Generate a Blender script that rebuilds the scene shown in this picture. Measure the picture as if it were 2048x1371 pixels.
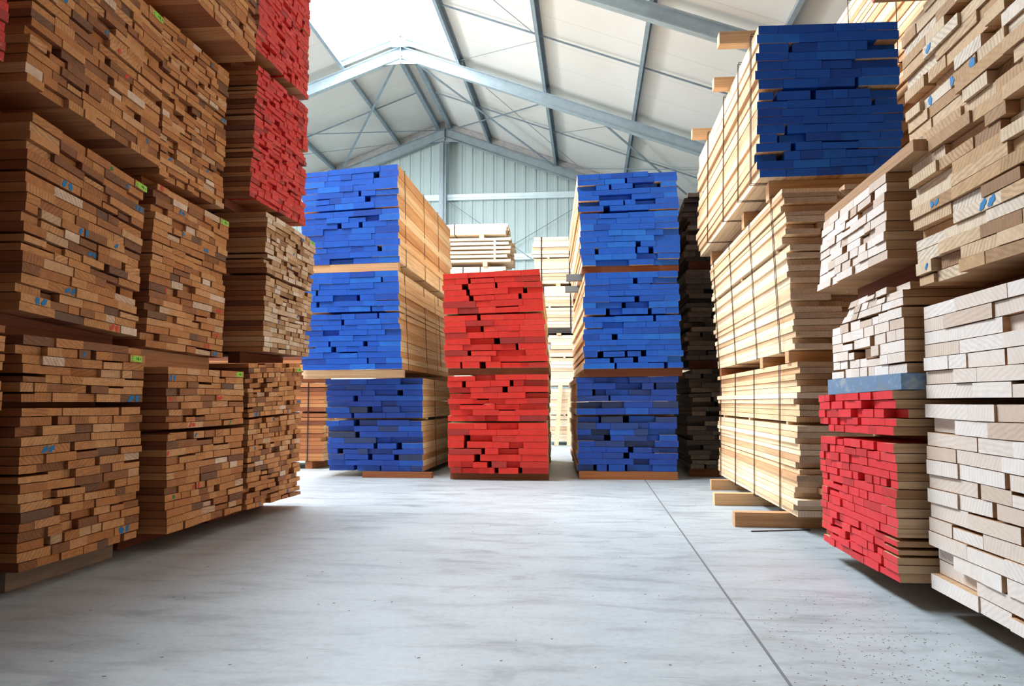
import bpy, bmesh, math, random
from mathutils import Vector, Matrix

for o in list(bpy.data.objects): bpy.data.objects.remove(o)
scn = bpy.context.scene
COL = scn.collection
V = Vector

# ------------------------------------------------------------------ camera, world, light, exposure
cam_d = bpy.data.cameras.new('camera'); cam = bpy.data.objects.new('camera', cam_d); COL.objects.link(cam)
cam_d.sensor_width = 36.0; cam_d.lens = 1562.0 / 2048.0 * 36.0
cam_d.clip_end = 200
cam.location = (0, 0, .85)
cam.rotation_euler = (math.radians(90 + 4.302), 0, math.radians(5.651))
scn.camera = cam

scn.view_settings.view_transform = 'Standard'
scn.view_settings.look = 'None'
scn.view_settings.gamma = 1
scn.view_settings.use_curve_mapping = False
scn.view_settings.exposure = 0.18

w = bpy.data.worlds.new('sky'); scn.world = w; w.use_nodes = True
bg = w.node_tree.nodes['Background']; bg.inputs[0].default_value = (.80, .90, 1.0, 1); bg.inputs[1].default_value = 3.0

RX = -4.0            # ridge line
SLOPE = .37
ROOF = 8.70          # underside of the roof sheets at the ridge
def roof_z(x): return ROOF - SLOPE * abs(x - RX)
ANG = math.atan(SLOPE)

def area(name, loc, rot, sx, sy, power, color):
    l = bpy.data.lights.new(name, 'AREA'); l.shape = 'RECTANGLE'; l.size = sx; l.size_y = sy
    l.energy = power; l.color = color
    o = bpy.data.objects.new(name, l); COL.objects.link(o); o.location = loc; o.rotation_euler = rot
    return o
# daylight through the two slopes of the ridge skylight
SKY0, SKY1 = 4.2, 15.9
for s in (-1, 1):
    cx = RX + s * .69
    area('skylight_daylight', (cx, (SKY0 + SKY1) / 2, roof_z(cx) + .12), (0, s * ANG, 0), 1.38 / math.cos(ANG), SKY1 - SKY0, 1350, (.90, .96, 1.0))
XL_W = -13.75
# daylight through an unseen loading door added in the left wall
area('side_door_daylight', (-13.6, 8.1, 2.3), (0, math.radians(-90), 0), 3.4, 4.4, 900, (1.0, .97, .93))
# unseen window strip added high on the left wall to brighten the roof
area('window_daylight', (XL_W, 11.0, 4.15), (0, math.radians(-97), 0), 1.1, 8, 800, (.98, .98, 1.0))

# ------------------------------------------------------------------ materials
def new_mat(name):
    m = bpy.data.materials.new(name); m.use_nodes = True
    nt = m.node_tree; b = nt.nodes['Principled BSDF']
    return m, nt, b
def N(nt, t, **kw):
    n = nt.nodes.new(t)
    for k, v in kw.items(): setattr(n, k, v)
    return n
def ramp(nt, fac, stops, interp='LINEAR'):
    r = N(nt, 'ShaderNodeValToRGB'); r.color_ramp.interpolation = interp
    e = r.color_ramp.elements
    while len(e) < len(stops): e.new(.5)
    for i, (p, c) in enumerate(stops):
        e[i].position = p; e[i].color = (c[0], c[1], c[2], 1)
    if fac is not None: nt.links.new(fac, r.inputs[0])
    return r
def mix(nt, mode, fac, a, b):
    n = N(nt, 'ShaderNodeMix', data_type='RGBA', blend_type=mode)
    for sock, val in ((n.inputs[0], fac), (n.inputs[6], a), (n.inputs[7], b)):
        if isinstance(val, bpy.types.NodeSocket): nt.links.new(val, sock)
        elif isinstance(val, (int, float)): sock.default_value = val
        else: sock.default_value = (*val, 1)
    return n.outputs[2]
def coords(nt, scale, off_from_tone=True, loc=(0, 0, 0), rot=(0, 0, 0)):
    tc = N(nt, 'ShaderNodeTexCoord'); mp = N(nt, 'ShaderNodeMapping')
    mp.inputs['Scale'].default_value = scale; mp.inputs['Rotation'].default_value = rot
    if off_from_tone:
        at = N(nt, 'ShaderNodeAttribute', attribute_name='tone')
        mm = N(nt, 'ShaderNodeMath', operation='MULTIPLY'); mm.inputs[1].default_value = 37.0
        nt.links.new(at.outputs['Fac'], mm.inputs[0])
        va = N(nt, 'ShaderNodeVectorMath', operation='ADD')
        nt.links.new(tc.outputs['Object'], va.inputs[0]); nt.links.new(mm.outputs[0], va.inputs[1])
        nt.links.new(va.outputs[0], mp.inputs['Vector'])
    else:
        nt.links.new(tc.outputs['Object'], mp.inputs['Vector'])
    return mp.outputs[0]
def tone(nt): return N(nt, 'ShaderNodeAttribute', attribute_name='tone').outputs['Fac']
def noise(nt, vec, scale=1, detail=3, rough=.6, dist=0):
    n = N(nt, 'ShaderNodeTexNoise'); n.inputs['Scale'].default_value = scale
    n.inputs['Detail'].default_value = detail; n.inputs['Roughness'].default_value = rough
    n.inputs['Distortion'].default_value = dist
    if vec is not None: nt.links.new(vec, n.inputs['Vector'])
    return n.outputs['Fac']
def set_bump(nt, b, h, strength=.2, dist=.004):
    bp = N(nt, 'ShaderNodeBump'); bp.inputs['Strength'].default_value = strength; bp.inputs['Distance'].default_value = dist
    nt.links.new(h, bp.inputs['Height']); nt.links.new(bp.outputs[0], b.inputs['Normal'])

def wood_side(name, stops, axis, dirt=.35):
    m, nt, b = new_mat(name)
    sc = {'x': (1.2, 45, 45), 'y': (45, 1.2, 45)}[axis]
    c = ramp(nt, tone(nt), stops).outputs[0]
    g = noise(nt, coords(nt, sc), 1, 4, .65, .4)
    gr = ramp(nt, g, [(.3, (.62, .55, .48)), (.55, (1, 1, 1)), (.8, (1.12, 1.1, 1.05))]).outputs[0]
    c = mix(nt, 'MULTIPLY', .8, c, gr)
    big = noise(nt, coords(nt, tuple(s * .12 for s in sc)), 1, 3)
    c = mix(nt, 'MULTIPLY', dirt, c, ramp(nt, big, [(.35, (.6, .52, .45)), (.6, (1, 1, 1))]).outputs[0])
    nt.links.new(c, b.inputs['Base Color']); b.inputs['Roughness'].default_value = .75
    set_bump(nt, b, g, .25, .002)
    return m
def wood_end(name, stops, ringdark=.75, speck=.3, interp='LINEAR', axis='y'):
    m, nt, b = new_mat(name)
    c = ramp(nt, tone(nt), stops, interp).outputs[0]
    wv = N(nt, 'ShaderNodeTexWave', wave_type='BANDS', bands_direction='DIAGONAL')
    wv.inputs['Scale'].default_value = 22; wv.inputs['Distortion'].default_value = 3.2
    wv.inputs['Detail'].default_value = 2; wv.inputs['Detail Scale'].default_value = 1.2
    vr = N(nt, 'ShaderNodeVectorRotate', rotation_type='AXIS_ANGLE')
    vr.inputs['Axis'].default_value = (1, 0, 0) if axis == 'x' else (0, 1, 0)
    ma = N(nt, 'ShaderNodeMath', operation='MULTIPLY'); ma.inputs[1].default_value = 61.0
    nt.links.new(tone(nt), ma.inputs[0]); nt.links.new(ma.outputs[0], vr.inputs['Angle'])
    nt.links.new(coords(nt, (1, 1, 1)), vr.inputs['Vector']); nt.links.new(vr.outputs[0], wv.inputs['Vector'])
    ms = N(nt, 'ShaderNodeMath', operation='FRACT'); mb_ = N(nt, 'ShaderNodeMath', operation='MULTIPLY'); mb_.inputs[1].default_value = 17.3
    nt.links.new(tone(nt), mb_.inputs[0]); nt.links.new(mb_.outputs[0], ms.inputs[0])
    ringf = N(nt, 'ShaderNodeMath', operation='MULTIPLY'); ringf.inputs[1].default_value = .75; nt.links.new(ms.outputs[0], ringf.inputs[0])
    rg = ramp(nt, wv.outputs['Fac'], [(.25, (ringdark,) * 3), (.6, (1, 1, 1))]).outputs[0]
    c = mix(nt, 'MULTIPLY', ringf.outputs[0], c, rg)
    n = noise(nt, coords(nt, (24, 24, 24)), 1, 5, .7)
    c = mix(nt, 'MULTIPLY', speck, c, ramp(nt, n, [(.35, (.45, .4, .36)), (.6, (1, 1, 1))]).outputs[0])
    nt.links.new(c, b.inputs['Base Color']); b.inputs['Roughness'].default_value = .8
    set_bump(nt, b, wv.outputs['Fac'], .15, .002)
    return m
def paint_end(name, base, light, dark, bare, wear):
    m, nt, b = new_mat(name)
    c = ramp(nt, tone(nt), [(0, dark), (.25, base), (.8, base), (1, light)]).outputs[0]
    n = noise(nt, coords(nt, (16, 16, 16)), 1, 5, .65)
    c = mix(nt, 'MULTIPLY', .45, c, ramp(nt, n, [(.3, (.6, .6, .62)), (.65, (1.05, 1.05, 1.05))]).outputs[0])
    st = noise(nt, coords(nt, (18, 18, 120)), 1, 4, .7)
    f = ramp(nt, st, [(wear, (0, 0, 0)), (wear + .09, (1, 1, 1))]).outputs[0]
    c = mix(nt, 'MIX', f, c, bare)
    nt.links.new(c, b.inputs['Base Color']); b.inputs['Roughness'].default_value = .6
    set_bump(nt, b, n, .2, .002)
    return m
BROWN = [(0, (.18, .05, .018)), (.25, (.31, .10, .034)), (.6, (.45, .175, .06)), (.9, (.56, .26, .10)), (1, (.66, .38, .19))]
BROWN_E = [(0, (.20, .12, .075)), (.06, (.30, .13, .055)), (.3, (.60, .25, .08)), (.6, (.70, .33, .115)), (.9, (.78, .42, .18)), (.955, (.74, .48, .26)), (.98, (.88, .66, .48)), (1, (.92, .74, .58))]
BEECH = [(0, (.34, .17, .07)), (.3, (.48, .27, .13)), (.7, (.58, .36, .19)), (1, (.70, .48, .29))]
BEECH_E = [(0, (.66, .50, .38)), (.2, (.82, .70, .60)), (.6, (.90, .82, .75)), (1, (.93, .88, .83))]
PINE = [(0, (.62, .34, .16)), (.3, (.82, .54, .30)), (.7, (.90, .68, .43)), (1, (.95, .80, .58))]
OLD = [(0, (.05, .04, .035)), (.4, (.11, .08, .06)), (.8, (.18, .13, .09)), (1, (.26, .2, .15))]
M = {}
PINE_LIT = [(0, (.74, .50, .30)), (.3, (.88, .69, .47)), (.7, (.94, .80, .60)), (1, (.96, .88, .74))]  # pine lightened so the far stacks look brightly lit
for ax in 'xy':
    M['pale_' + ax] = wood_side('pale_timber_along_' + ax, PINE_LIT, ax, .15)
    M['brown_' + ax] = wood_side('brown_timber_along_' + ax, BROWN, ax)
    M['beech_' + ax] = wood_side('beech_timber_along_' + ax, BEECH, ax, .25)
    M['pine_' + ax] = wood_side('sawn_timber_along_' + ax, PINE, ax, .25)
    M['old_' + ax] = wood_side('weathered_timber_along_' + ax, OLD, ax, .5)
for ax in 'xy':
    M['brown_end_' + ax] = wood_end('brown_end_grain_' + ax, BROWN_E, .66, .35, axis=ax)
    M['beech_end_' + ax] = wood_end('beech_end_grain_' + ax, BEECH_E, .86, .12, axis=ax)
    M['tan_end_' + ax] = wood_end('tan_end_grain_' + ax, [(0, (.36, .2, .1)), (.2, (.58, .36, .18)), (.5, (.72, .50, .29)), (.8, (.80, .63, .43)), (1, (.88, .80, .68))], .62, .3, axis=ax)
    M['buff_end_' + ax] = wood_end('buff_end_grain_' + ax, [(0, (.42, .29, .19)), (.5, (.62, .44, .31)), (1, (.74, .58, .44))], .8, .25, axis=ax)
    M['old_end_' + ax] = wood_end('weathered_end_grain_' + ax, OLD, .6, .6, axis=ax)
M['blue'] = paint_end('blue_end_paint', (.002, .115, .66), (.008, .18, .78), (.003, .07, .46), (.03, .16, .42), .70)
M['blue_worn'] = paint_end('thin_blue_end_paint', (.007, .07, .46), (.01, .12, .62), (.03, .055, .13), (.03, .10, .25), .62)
M['red'] = paint_end('red_end_paint', (.78, .030, .018), (.82, .05, .03), (.35, .03, .025), (.75, .16, .10), .72)
M['red_pink'] = paint_end('bright_red_end_paint', (.80, .028, .035), (.85, .05, .055), (.55, .02, .02), (.85, .16, .14), .74)
M['red_worn'] = paint_end('worn_red_end_paint', (.74, .028, .025), (.82, .06, .05), (.38, .02, .02), (.85, .45, .36), .60)

def simple(name, col, rough=.6, metal=0, var=.25, scale=(6, 6, 6)):
    m, nt, b = new_mat(name)
    n = noise(nt, coords(nt, scale, False), 1, 4, .6)
    c = mix(nt, 'MULTIPLY', var, col, ramp(nt, n, [(.3, (.5, .5, .5)), (.7, (1.1, 1.1, 1.1))]).outputs[0])
    nt.links.new(c, b.inputs['Base Color']); b.inputs['Roughness'].default_value = rough; b.inputs['Metallic'].default_value = metal
    return m
M['steel'] = simple('galvanised_steel', (.25, .32, .37), .45, .25, .5, (5, 5, 5))
M['steel_light'] = simple('pale_galvanised_steel', (.34, .42, .46), .45, .2, .35, (5, 5, 5))
M['strap'] = simple('black_steel_strap', (.02, .02, .025), .4, .3, .1)
M['wire'] = simple('dark_wire', (.09, .05, .045), .5, .3, .1)
M['cord'] = simple('pale_cord', (.6, .48, .33), .7, 0, .1)
M['cable'] = simple('steel_cable', (.18, .22, .24), .5, .3, .1)
M['tag'] = simple('lime_green_label', (.36, .84, .10), .5, 0, .05)
M['ink'] = simple('black_ink', (.02, .05, .01), .6, 0, .0)
M['chalk_blue'] = simple('blue_marking', (.01, .23, .55), .7, 0, .3, (60, 60, 60))
M['chalk_red'] = simple('red_marking', (.75, .07, .04), .7, 0, .3, (60, 60, 60))
M['chalk_green'] = simple('green_marking', (.02, .28, .12), .7, 0, .3, (60, 60, 60))
M['grey_paint'] = simple('grey_painted_wood', (.22, .27, .32), .7, 0, .2, (9, 9, 9))

# sprayed blue-grey face of the long plank on the red bundle
m, nt, b = new_mat('faded_blue_timber')
n = noise(nt, coords(nt, (9, 7, 16), False), 1, 5, .7)
c = ramp(nt, n, [(.35, (.20, .25, .31)), (.5, (.13, .25, .43)), (.62, (.30, .36, .42)), (.8, (.42, .43, .43))]).outputs[0]
nt.links.new(c, b.inputs['Base Color']); b.inputs['Roughness'].default_value = .8
M['blue_grey'] = m

# roof sheets: off-white with fine joints running down the slope
m, nt, b = new_mat('off_white_roof_panel')
tc = N(nt, 'ShaderNodeTexCoord'); sx = N(nt, 'ShaderNodeSeparateXYZ'); nt.links.new(tc.outputs['Object'], sx.inputs[0])
md = N(nt, 'ShaderNodeMath', operation='PINGPONG'); md.inputs[1].default_value = .5; nt.links.new(sx.outputs['Y'], md.inputs[0])
c1 = ramp(nt, md.outputs[0], [(0, (.55, .55, .54)), (.012, (1, 1, 1))]).outputs[0]
n = noise(nt, coords(nt, (.6, .25, .6), False), 1, 3)
c = mix(nt, 'MULTIPLY', .6, (.70, .70, .67), c1)
c = mix(nt, 'MULTIPLY', .35, c, ramp(nt, n, [(.35, (.8, .78, .74)), (.65, (1, 1, 1))]).outputs[0])
nt.links.new(c, b.inputs['Base Color']); b.inputs['Roughness'].default_value = .55
M['roof'] = m
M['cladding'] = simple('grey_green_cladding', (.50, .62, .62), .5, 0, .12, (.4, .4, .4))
M['cladding_dark'] = simple('dark_side_cladding', (.22, .23, .23), .7, 0, .12, (.4, .4, .4))  # unseen walls made dark to cut bounced light
M['girt'] = simple('pale_blue_grey_steel', (.72, .86, .90), .4, .1, .15, (5, 5, 5))
M['grey_wood'] = simple('grey_scuffed_timber', (.34, .27, .21), .85, 0, .6, (14, 3, 30))
M['brick'] = simple('grey_rafter_infill', (.42, .43, .43), .8, 0, .5, (8, 8, 8))
m, nt, b = new_mat('skylight_glazing')
b.inputs['Base Color'].default_value = (.95, .97, 1, 1); b.inputs['Roughness'].default_value = .3
b.inputs['Transmission Weight'].default_value = 1.0; b.inputs['IOR'].default_value = 1.05
M['glazing'] = m

# power-trowelled concrete
m, nt, b = new_mat('concrete_floor')
a1 = noise(nt, coords(nt, (.55, .55, 1), False), 1, 5, .6)
a2 = noise(nt, coords(nt, (2.2, 7, 1), False), 1, 6, .7, .6)
a3 = noise(nt, coords(nt, (30, 30, 1), False), 1, 4, .7)
c = ramp(nt, a1, [(.3, (.34, .395, .43)), (.5, (.42, .48, .52)), (.7, (.48, .54, .575))]).outputs[0]
c = mix(nt, 'MULTIPLY', .85, c, ramp(nt, a2, [(.3, (.62, .62, .63)), (.5, (1, 1, 1)), (.75, (1.12, 1.12, 1.12))]).outputs[0])
c = mix(nt, 'MULTIPLY', .3, c, ramp(nt, a3, [(.3, (.6, .6, .6)), (.55, (1, 1, 1))]).outputs[0])
for rot, sc, lo in ((.5, (1.1, 26, 1), .735), (-.35, (1.4, 34, 1), .745), (1.25, (1.0, 22, 1), .745)):   # tyre scuffs and scratches
    s = noise(nt, coords(nt, sc, False, rot=(0, 0, rot)), 1, 3, .55, .3)
    f = ramp(nt, s, [(lo - .035, (0, 0, 0)), (lo + .02, (1, 1, 1))]).outputs[0]
    c = mix(nt, 'MIX', f, c, (.17, .18, .19))
sp = N(nt, 'ShaderNodeTexVoronoi'); sp.inputs['Scale'].default_value = 2.2; sp.inputs['Randomness'].default_value = 1
nt.links.new(coords(nt, (2.4, 1.6, 1), False), sp.inputs['Vector'])
f = ramp(nt, sp.outputs['Distance'], [(.018, (1, 1, 1)), (.035, (0, 0, 0))]).outputs[0]
c = mix(nt, 'MIX', f, c, (.12, .11, .10))
nt.links.new(c, b.inputs['Base Color'])
r = ramp(nt, a2, [(.3, (.42,) * 3), (.7, (.58,) * 3)]).outputs[0]; nt.links.new(r, b.inputs['Roughness'])
b.inputs['Specular IOR Level'].default_value = .45
set_bump(nt, b, a3, .08, .004)
M['floor'] = m
M['dust'] = simple('sawdust', (.42, .34, .26), .9, 0, .3, (40, 40, 40))
M['joint'] = simple('floor_joint_filler', (.16, .17, .18), .8, 0, .3, (20, 20, 20))

# ------------------------------------------------------------------ mesh helpers
def mesh_obj(name, verts, faces, mats, parent=None, midx=None, tones=None, smooth=False):
    me = bpy.data.meshes.new(name); me.from_pydata([tuple(v) for v in verts], [], faces)
    for mm in mats: me.materials.append(mm)
    if midx: me.polygons.foreach_set('material_index', midx)
    if tones is not None:
        at = me.attributes.new('tone', 'FLOAT', 'FACE'); at.data.foreach_set('value', tones)
    if smooth: me.polygons.foreach_set('use_smooth', [True] * len(me.polygons))
    me.update()
    o = bpy.data.objects.new(name, me); COL.objects.link(o)
    if parent: o.parent = parent
    return o
HEX = [(0, 3, 2, 1), (4, 5, 6, 7), (0, 1, 5, 4), (2, 3, 7, 6), (3, 0, 4, 7), (1, 2, 6, 5)]
class MB:
    def __init__(s): s.v = []; s.f = []; s.m = []
    def hexa(s, pts, mi=0):           # pts: bottom 0-3 (ccw from above), top 4-7
        k = len(s.v); s.v += [V(p) for p in pts]
        s.f += [tuple(k + i for i in f) for f in HEX]; s.m += [mi] * 6
    def box(s, x0, x1, y0, y1, z0, z1, mi=0):
        s.hexa([(x0, y0, z0), (x1, y0, z0), (x1, y1, z0), (x0, y1, z0), (x0, y0, z1), (x1, y0, z1), (x1, y1, z1), (x0, y1, z1)], mi)
    def bar(s, a, b, w, h, up=V((0, 0, 1)), mi=0):
        a = V(a); b = V(b); d = (b - a).normalized(); u = V(up); sd = d.cross(u).normalized(); u = sd.cross(d)
        P = []
        for q, (i, j) in [(p, ij) for ij in ((-1, -1), (1, -1), (1, 1), (-1, 1)) for p in (a, b)]: P.append(q + sd * i * w / 2 + u * j * h / 2)
        # order: a--, b--, a+-, b+-, a++, b++, a-+, b-+
        s.hexa([P[0], P[1], P[3], P[2], P[6], P[7], P[5], P[4]], mi)
    def build(s, name, mats, parent=None, tone_v=.5, smooth=False):
        if not isinstance(mats, (list, tuple)): mats = [mats]
        if tone_v == 'rand': tv = [RT.random()] * len(s.f)
        else: tv = [tone_v] * len(s.f)
        o = mesh_obj(name, s.v, s.f, mats, parent, s.m, tv, smooth)
        bm = bmesh.new(); bm.from_mesh(o.data); bmesh.ops.recalc_face_normals(bm, faces=bm.faces); bm.to_mesh(o.data); bm.free()
        return o
RT = random.Random(5)
def tag(o, label=None, cat=None, group=None, kind=None):
    if label: o['label'] = label
    if cat: o['category'] = cat
    if group: o['group'] = group
    if kind: o['kind'] = kind
    return o
def empty(name, loc):
    o = bpy.data.objects.new(name, None); COL.objects.link(o); o.location = loc; o.empty_display_size = .2
    return o

# ------------------------------------------------------------------ the setting
XL, XR, Y0, YG = -13.9, 6.6, -9.0, 21.45
mb = MB(); mb.box(XL - 3, XR + 1, Y0 - 5, YG + .3, -.2, 0); fl = mb.build('floor', M['floor']); tag(fl, kind='structure')
mb = MB(); mb.box(.590, .600, Y0, YG - .2, .0, .0012); o = mb.build('trim_1', M['joint']); tag(o, kind='structure')
# roof
mb = MB()
def roof_slab(xa, xb, ya, yb):
    za, zb = roof_z(xa), roof_z(xb)
    mb.hexa([(xa, ya, za), (xb, ya, zb), (xb, yb, zb), (xa, yb, za), (xa, ya, za + .1), (xb, ya, zb + .1), (xb, yb, zb + .1), (xa, yb, za + .1)])
SK = 1.32
roof_slab(XL - .2, RX - SK, Y0, YG + .3); roof_slab(RX + SK, XR + .2, Y0, YG + .3)
for s in (-1, 1):
    xa, xb = sorted((RX, RX + s * SK)); roof_slab(xa, xb, SKY1 + .02, YG + .3); roof_slab(xa, xb, Y0, SKY0 - .02)
tag(mb.build('ceiling', M['roof']), kind='structure')
# far gable: ribbed steel sheets
def ribbed_wall(name, x0, x1, y, ztop, zb=0):
    vs = []; fs = []; x = x0; per = .30; prof = [(0, 0), (.07, 0), (.085, .02), (.155, .02), (.17, 0), (.235, 0), (.24, .006), (.25, 0)]
    xs = []
    while x < x1:
        for dx, dy in prof:
            if x + dx < x1: xs.append((x + dx, y - dy))
        x += per
    xs.append((x1, y))
    for (px, py) in xs: vs += [(px, py, zb), (px, py, ztop(px))]
    for i in range(len(xs) - 1): fs.append((2 * i, 2 * i + 2, 2 * i + 3, 2 * i + 1))
    n = len(vs); vs += [(x0, y + .12, zb), (x1, y + .12, zb), (x1, y + .12, ztop(x1)), (RX, y + .12, ztop(RX)), (x0, y + .12, ztop(x0))]
    fs.append((n, n + 4, n + 3, n + 2, n + 1))
    return tag(mesh_obj(name, vs, fs, [M['cladding']], tones=[.5] * len(fs)), kind='structure')
ribbed_wall('wall_far', XL, XR, YG, roof_z)
# side walls (left one with an added window strip and an added door opening at Y 6.4 - 9.8), rear wall with an opening
mb = MB(); t = .15
zl = roof_z(XL)
mb.box(XL - t, XL, Y0, 6.4, 0, 3.55); mb.box(XL - t, XL, 9.8, YG, 0, 3.55)
mb.box(XL - t, XL, Y0, 6.8, 3.55, 4.75); mb.box(XL - t, XL, 15.2, YG, 3.55, 4.75); mb.box(XL - t, XL, Y0, YG, 4.75, zl)
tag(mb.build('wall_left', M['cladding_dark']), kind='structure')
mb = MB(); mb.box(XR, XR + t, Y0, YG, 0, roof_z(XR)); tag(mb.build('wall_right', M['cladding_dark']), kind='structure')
mb = MB()
mb.box(XL, RX, Y0 - t, Y0, 0, 4.9); mb.box(RX, XR, Y0 - t, Y0, 0, 4.65)
mb.hexa([(XL, Y0 - t, 4.9), (RX, Y0 - t, 4.9), (RX, Y0, 4.9), (XL, Y0, 4.9), (XL, Y0 - t, roof_z(XL)), (RX, Y0 - t, roof_z(RX)), (RX, Y0, roof_z(RX)), (XL, Y0, roof_z(XL))])
mb.hexa([(RX, Y0 - t, 4.9), (XR, Y0 - t, 4.65), (XR, Y0, 4.65), (RX, Y0, 4.9), (RX, Y0 - t, roof_z(RX)), (XR, Y0 - t, roof_z(XR)), (XR, Y0, roof_z(XR)), (RX, Y0, roof_z(RX))])
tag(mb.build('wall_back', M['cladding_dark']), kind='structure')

# skylight glazing with its edge rails
for i, s in enumerate((-1, 1)):
    mb = MB(); xa, xb = sorted((RX + s * .02, RX + s * SK))
    za, zb = roof_z(xa) + .16, roof_z(xb) + .16
    mb.hexa([(xa, SKY0, za), (xb, SKY0, zb), (xb, SKY1, zb), (xa, SKY1, za), (xa, SKY0, za + .01), (xb, SKY0, zb + .01), (xb, SKY1, zb + .01), (xa, SKY1, za + .01)])
    tag(mb.build('window_%d' % (i + 1), M['glazing']), kind='structure')

# ------------------------------------------------------------------ steelwork
def ibeam(mb, a, b, depth, width, tf=.014, tw=.01, mi=0):
    """I section whose TOP flange follows a-b; web hangs vertically below"""
    a = V(a); b = V(b); dz = V((0, 0, depth))
    d = (b - a).normalized(); sd = d.cross(V((0, 0, 1))).normalized(); up = sd.cross(d)
    mb.bar(a - up * tf / 2, b - up * tf / 2, width, tf, up, mi)
    mb.bar(a - dz + up * tf / 2, b - dz + up * tf / 2, width, tf, up, mi)
    mb.bar(a - dz / 2, b - dz / 2, tw, depth - tf, up, mi)
TOPF = 8.50 - ROOF      # top flange below the sheets
def frame(y, label, width=.13):
    root = empty('portal_frame', (RX, y, 0))
    tag(root, label, 'roof frame', 'steel portal frames')
    L = lambda x: V((x - RX, 0, roof_z(x) + TOPF))
    for s, xe in ((-1, XL + .25), (1, XR - .25)):
        mb = MB(); ibeam(mb, L(RX), L(xe), .265, width); mb.build('rafter', M['steel_light'], root)
        mb = MB(); zt = L(xe).z
        mb.box(xe - RX - .1, xe - RX + .1, -width / 2, width / 2, 0, zt - .27); mb.build('column', M['steel_light'], root)
    zr = L(RX).z
    mb = MB(); mb.box(-.012, .012, -width / 2 - .01, width / 2 + .01, zr - .36, zr + .01)
    mb.hexa([(-.42, -.012, zr - .30 - .37 * .42 + .05), (0, -.012, zr - .37), (0, .012, zr - .37), (-.42, .012, zr - .30 - .37 * .42 + .05),
             (-.42, -.012, zr - .265 - .37 * .42), (0, -.012, zr - .255), (0, .012, zr - .255), (-.42, .012, zr - .265 - .37 * .42)])
    mb.hexa([(0, -.012, zr - .37), (.42, -.012, zr - .30 - .37 * .42 + .05), (.42, .012, zr - .30 - .37 * .42 + .05), (0, .012, zr - .37),
             (0, -.012, zr - .255), (.42, -.012, zr - .265 - .37 * .42), (.42, .012, zr - .265 - .37 * .42), (0, .012, zr - .255)])
    mb.build('apex_plate', M['steel_light'], root)
    for s in (-1, 1):
        for px in PURL:
            x = RX + s * px
            mb = MB(); z = roof_z(x) + TOPF
            mb.box(x - RX - .012, x - RX + .05, -.05, .05, z + .004, z + .13); mb.build('cleat', M['steel'], root)
    return root
PURL = [1.30, 3.15, 4.98, 6.80, 8.60]
frame(16.06, 'bright galvanised roof frame whose apex shows beneath the end of the skylight')
frame(11.2, 'near roof frame crossing the upper right above the blue bundle')
frame(21.15, 'farthest roof frame lying against the ribbed gable wall')
frame(6.1, 'roof frame overhead above the nearest timber stacks')
names = {(1, 0): 'roof purlin along the right edge of the skylight', (1, 1): 'second roof purlin right of the skylight', (1, 2): 'third roof purlin right of the skylight',
         (1, 3): 'fourth roof purlin right of the skylight, behind the high blue bundle', (1, 4): 'lowest purlin on the right roof slope',
         (-1, 0): 'roof purlin along the left edge of the skylight', (-1, 1): 'second roof purlin left of the skylight, ending behind the blue stack', (-1, 2): 'third roof purlin left of the skylight',
         (-1, 3): 'fourth roof purlin left of the skylight', (-1, 4): 'lowest purlin on the left roof slope'}
for (s, i), lab in names.items():
    x = RX + s * PURL[i]; z = roof_z(x); mb = MB()
    root = empty('roof_purlin', (x, 6, z)); tag(root, lab + ', grey steel channel', 'purlin', 'roof purlins')
    up = V((s * math.sin(ANG), 0, math.cos(ANG))); sd = V((math.cos(ANG), 0, -s * math.sin(ANG)))
    h = .185
    for off, w, hh in ((-h / 2 - .002, .008, h), (-.006, .065, .008), (-h + .004, .065, .008)):
        cx = 0 if w < .02 else s * .03
        a = V((0, -12, 0)) + up * off + sd * cx; bq = V((0, YG - 6 - .05, 0)) + up * off + sd * cx
        mb.bar(a, bq, w, hh, up)
    mb.build('channel', M['steel'], root)
# twin ridge purlins beyond the skylight, header rails at the skylight end
for s, lab in ((-1, 'left'), (1, 'right')):
    x = RX + s * .17; mb = MB(); z = roof_z(x) - .002
    mb.box(x - .05, x + .05, 16.0, YG - .05, z - .165, z - .02)
    tag(mb.build('ridge_purlin', M['steel']), '%s one of the two dark ridge purlins beyond the skylight' % lab, 'purlin')
    mb = MB(); xa, xb = RX + s * .17, RX + s * (SK - .03)
    mb.bar((xa, 15.86, roof_z(xa) - .035), (xb, 15.86, roof_z(xb) - .035), .05, .07)
    mb.bar((xa, 15.92, roof_z(xa) - .11), (xb, 15.92, roof_z(xb) - .11), .012, .12)
    tag(mb.build('skylight_rail', M['steel_light']), 'sloping rail closing the %s half of the skylight end' % lab, 'rail')
mb = MB(); z = roof_z(RX + .2)
mb.box(RX - .16, RX - .14, 15.72, 15.88, z - .2, z + .02); mb.box(RX + .14, RX + .16, 15.72, 15.88, z - .2, z + .02); mb.box(RX - .16, RX + .16, 15.88, 15.895, z - .2, z + .0)
tag(mb.build('ridge_bracket', M['steel_light']), 'pale U shaped bracket on the apex of the bright roof frame', 'bracket')

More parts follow.
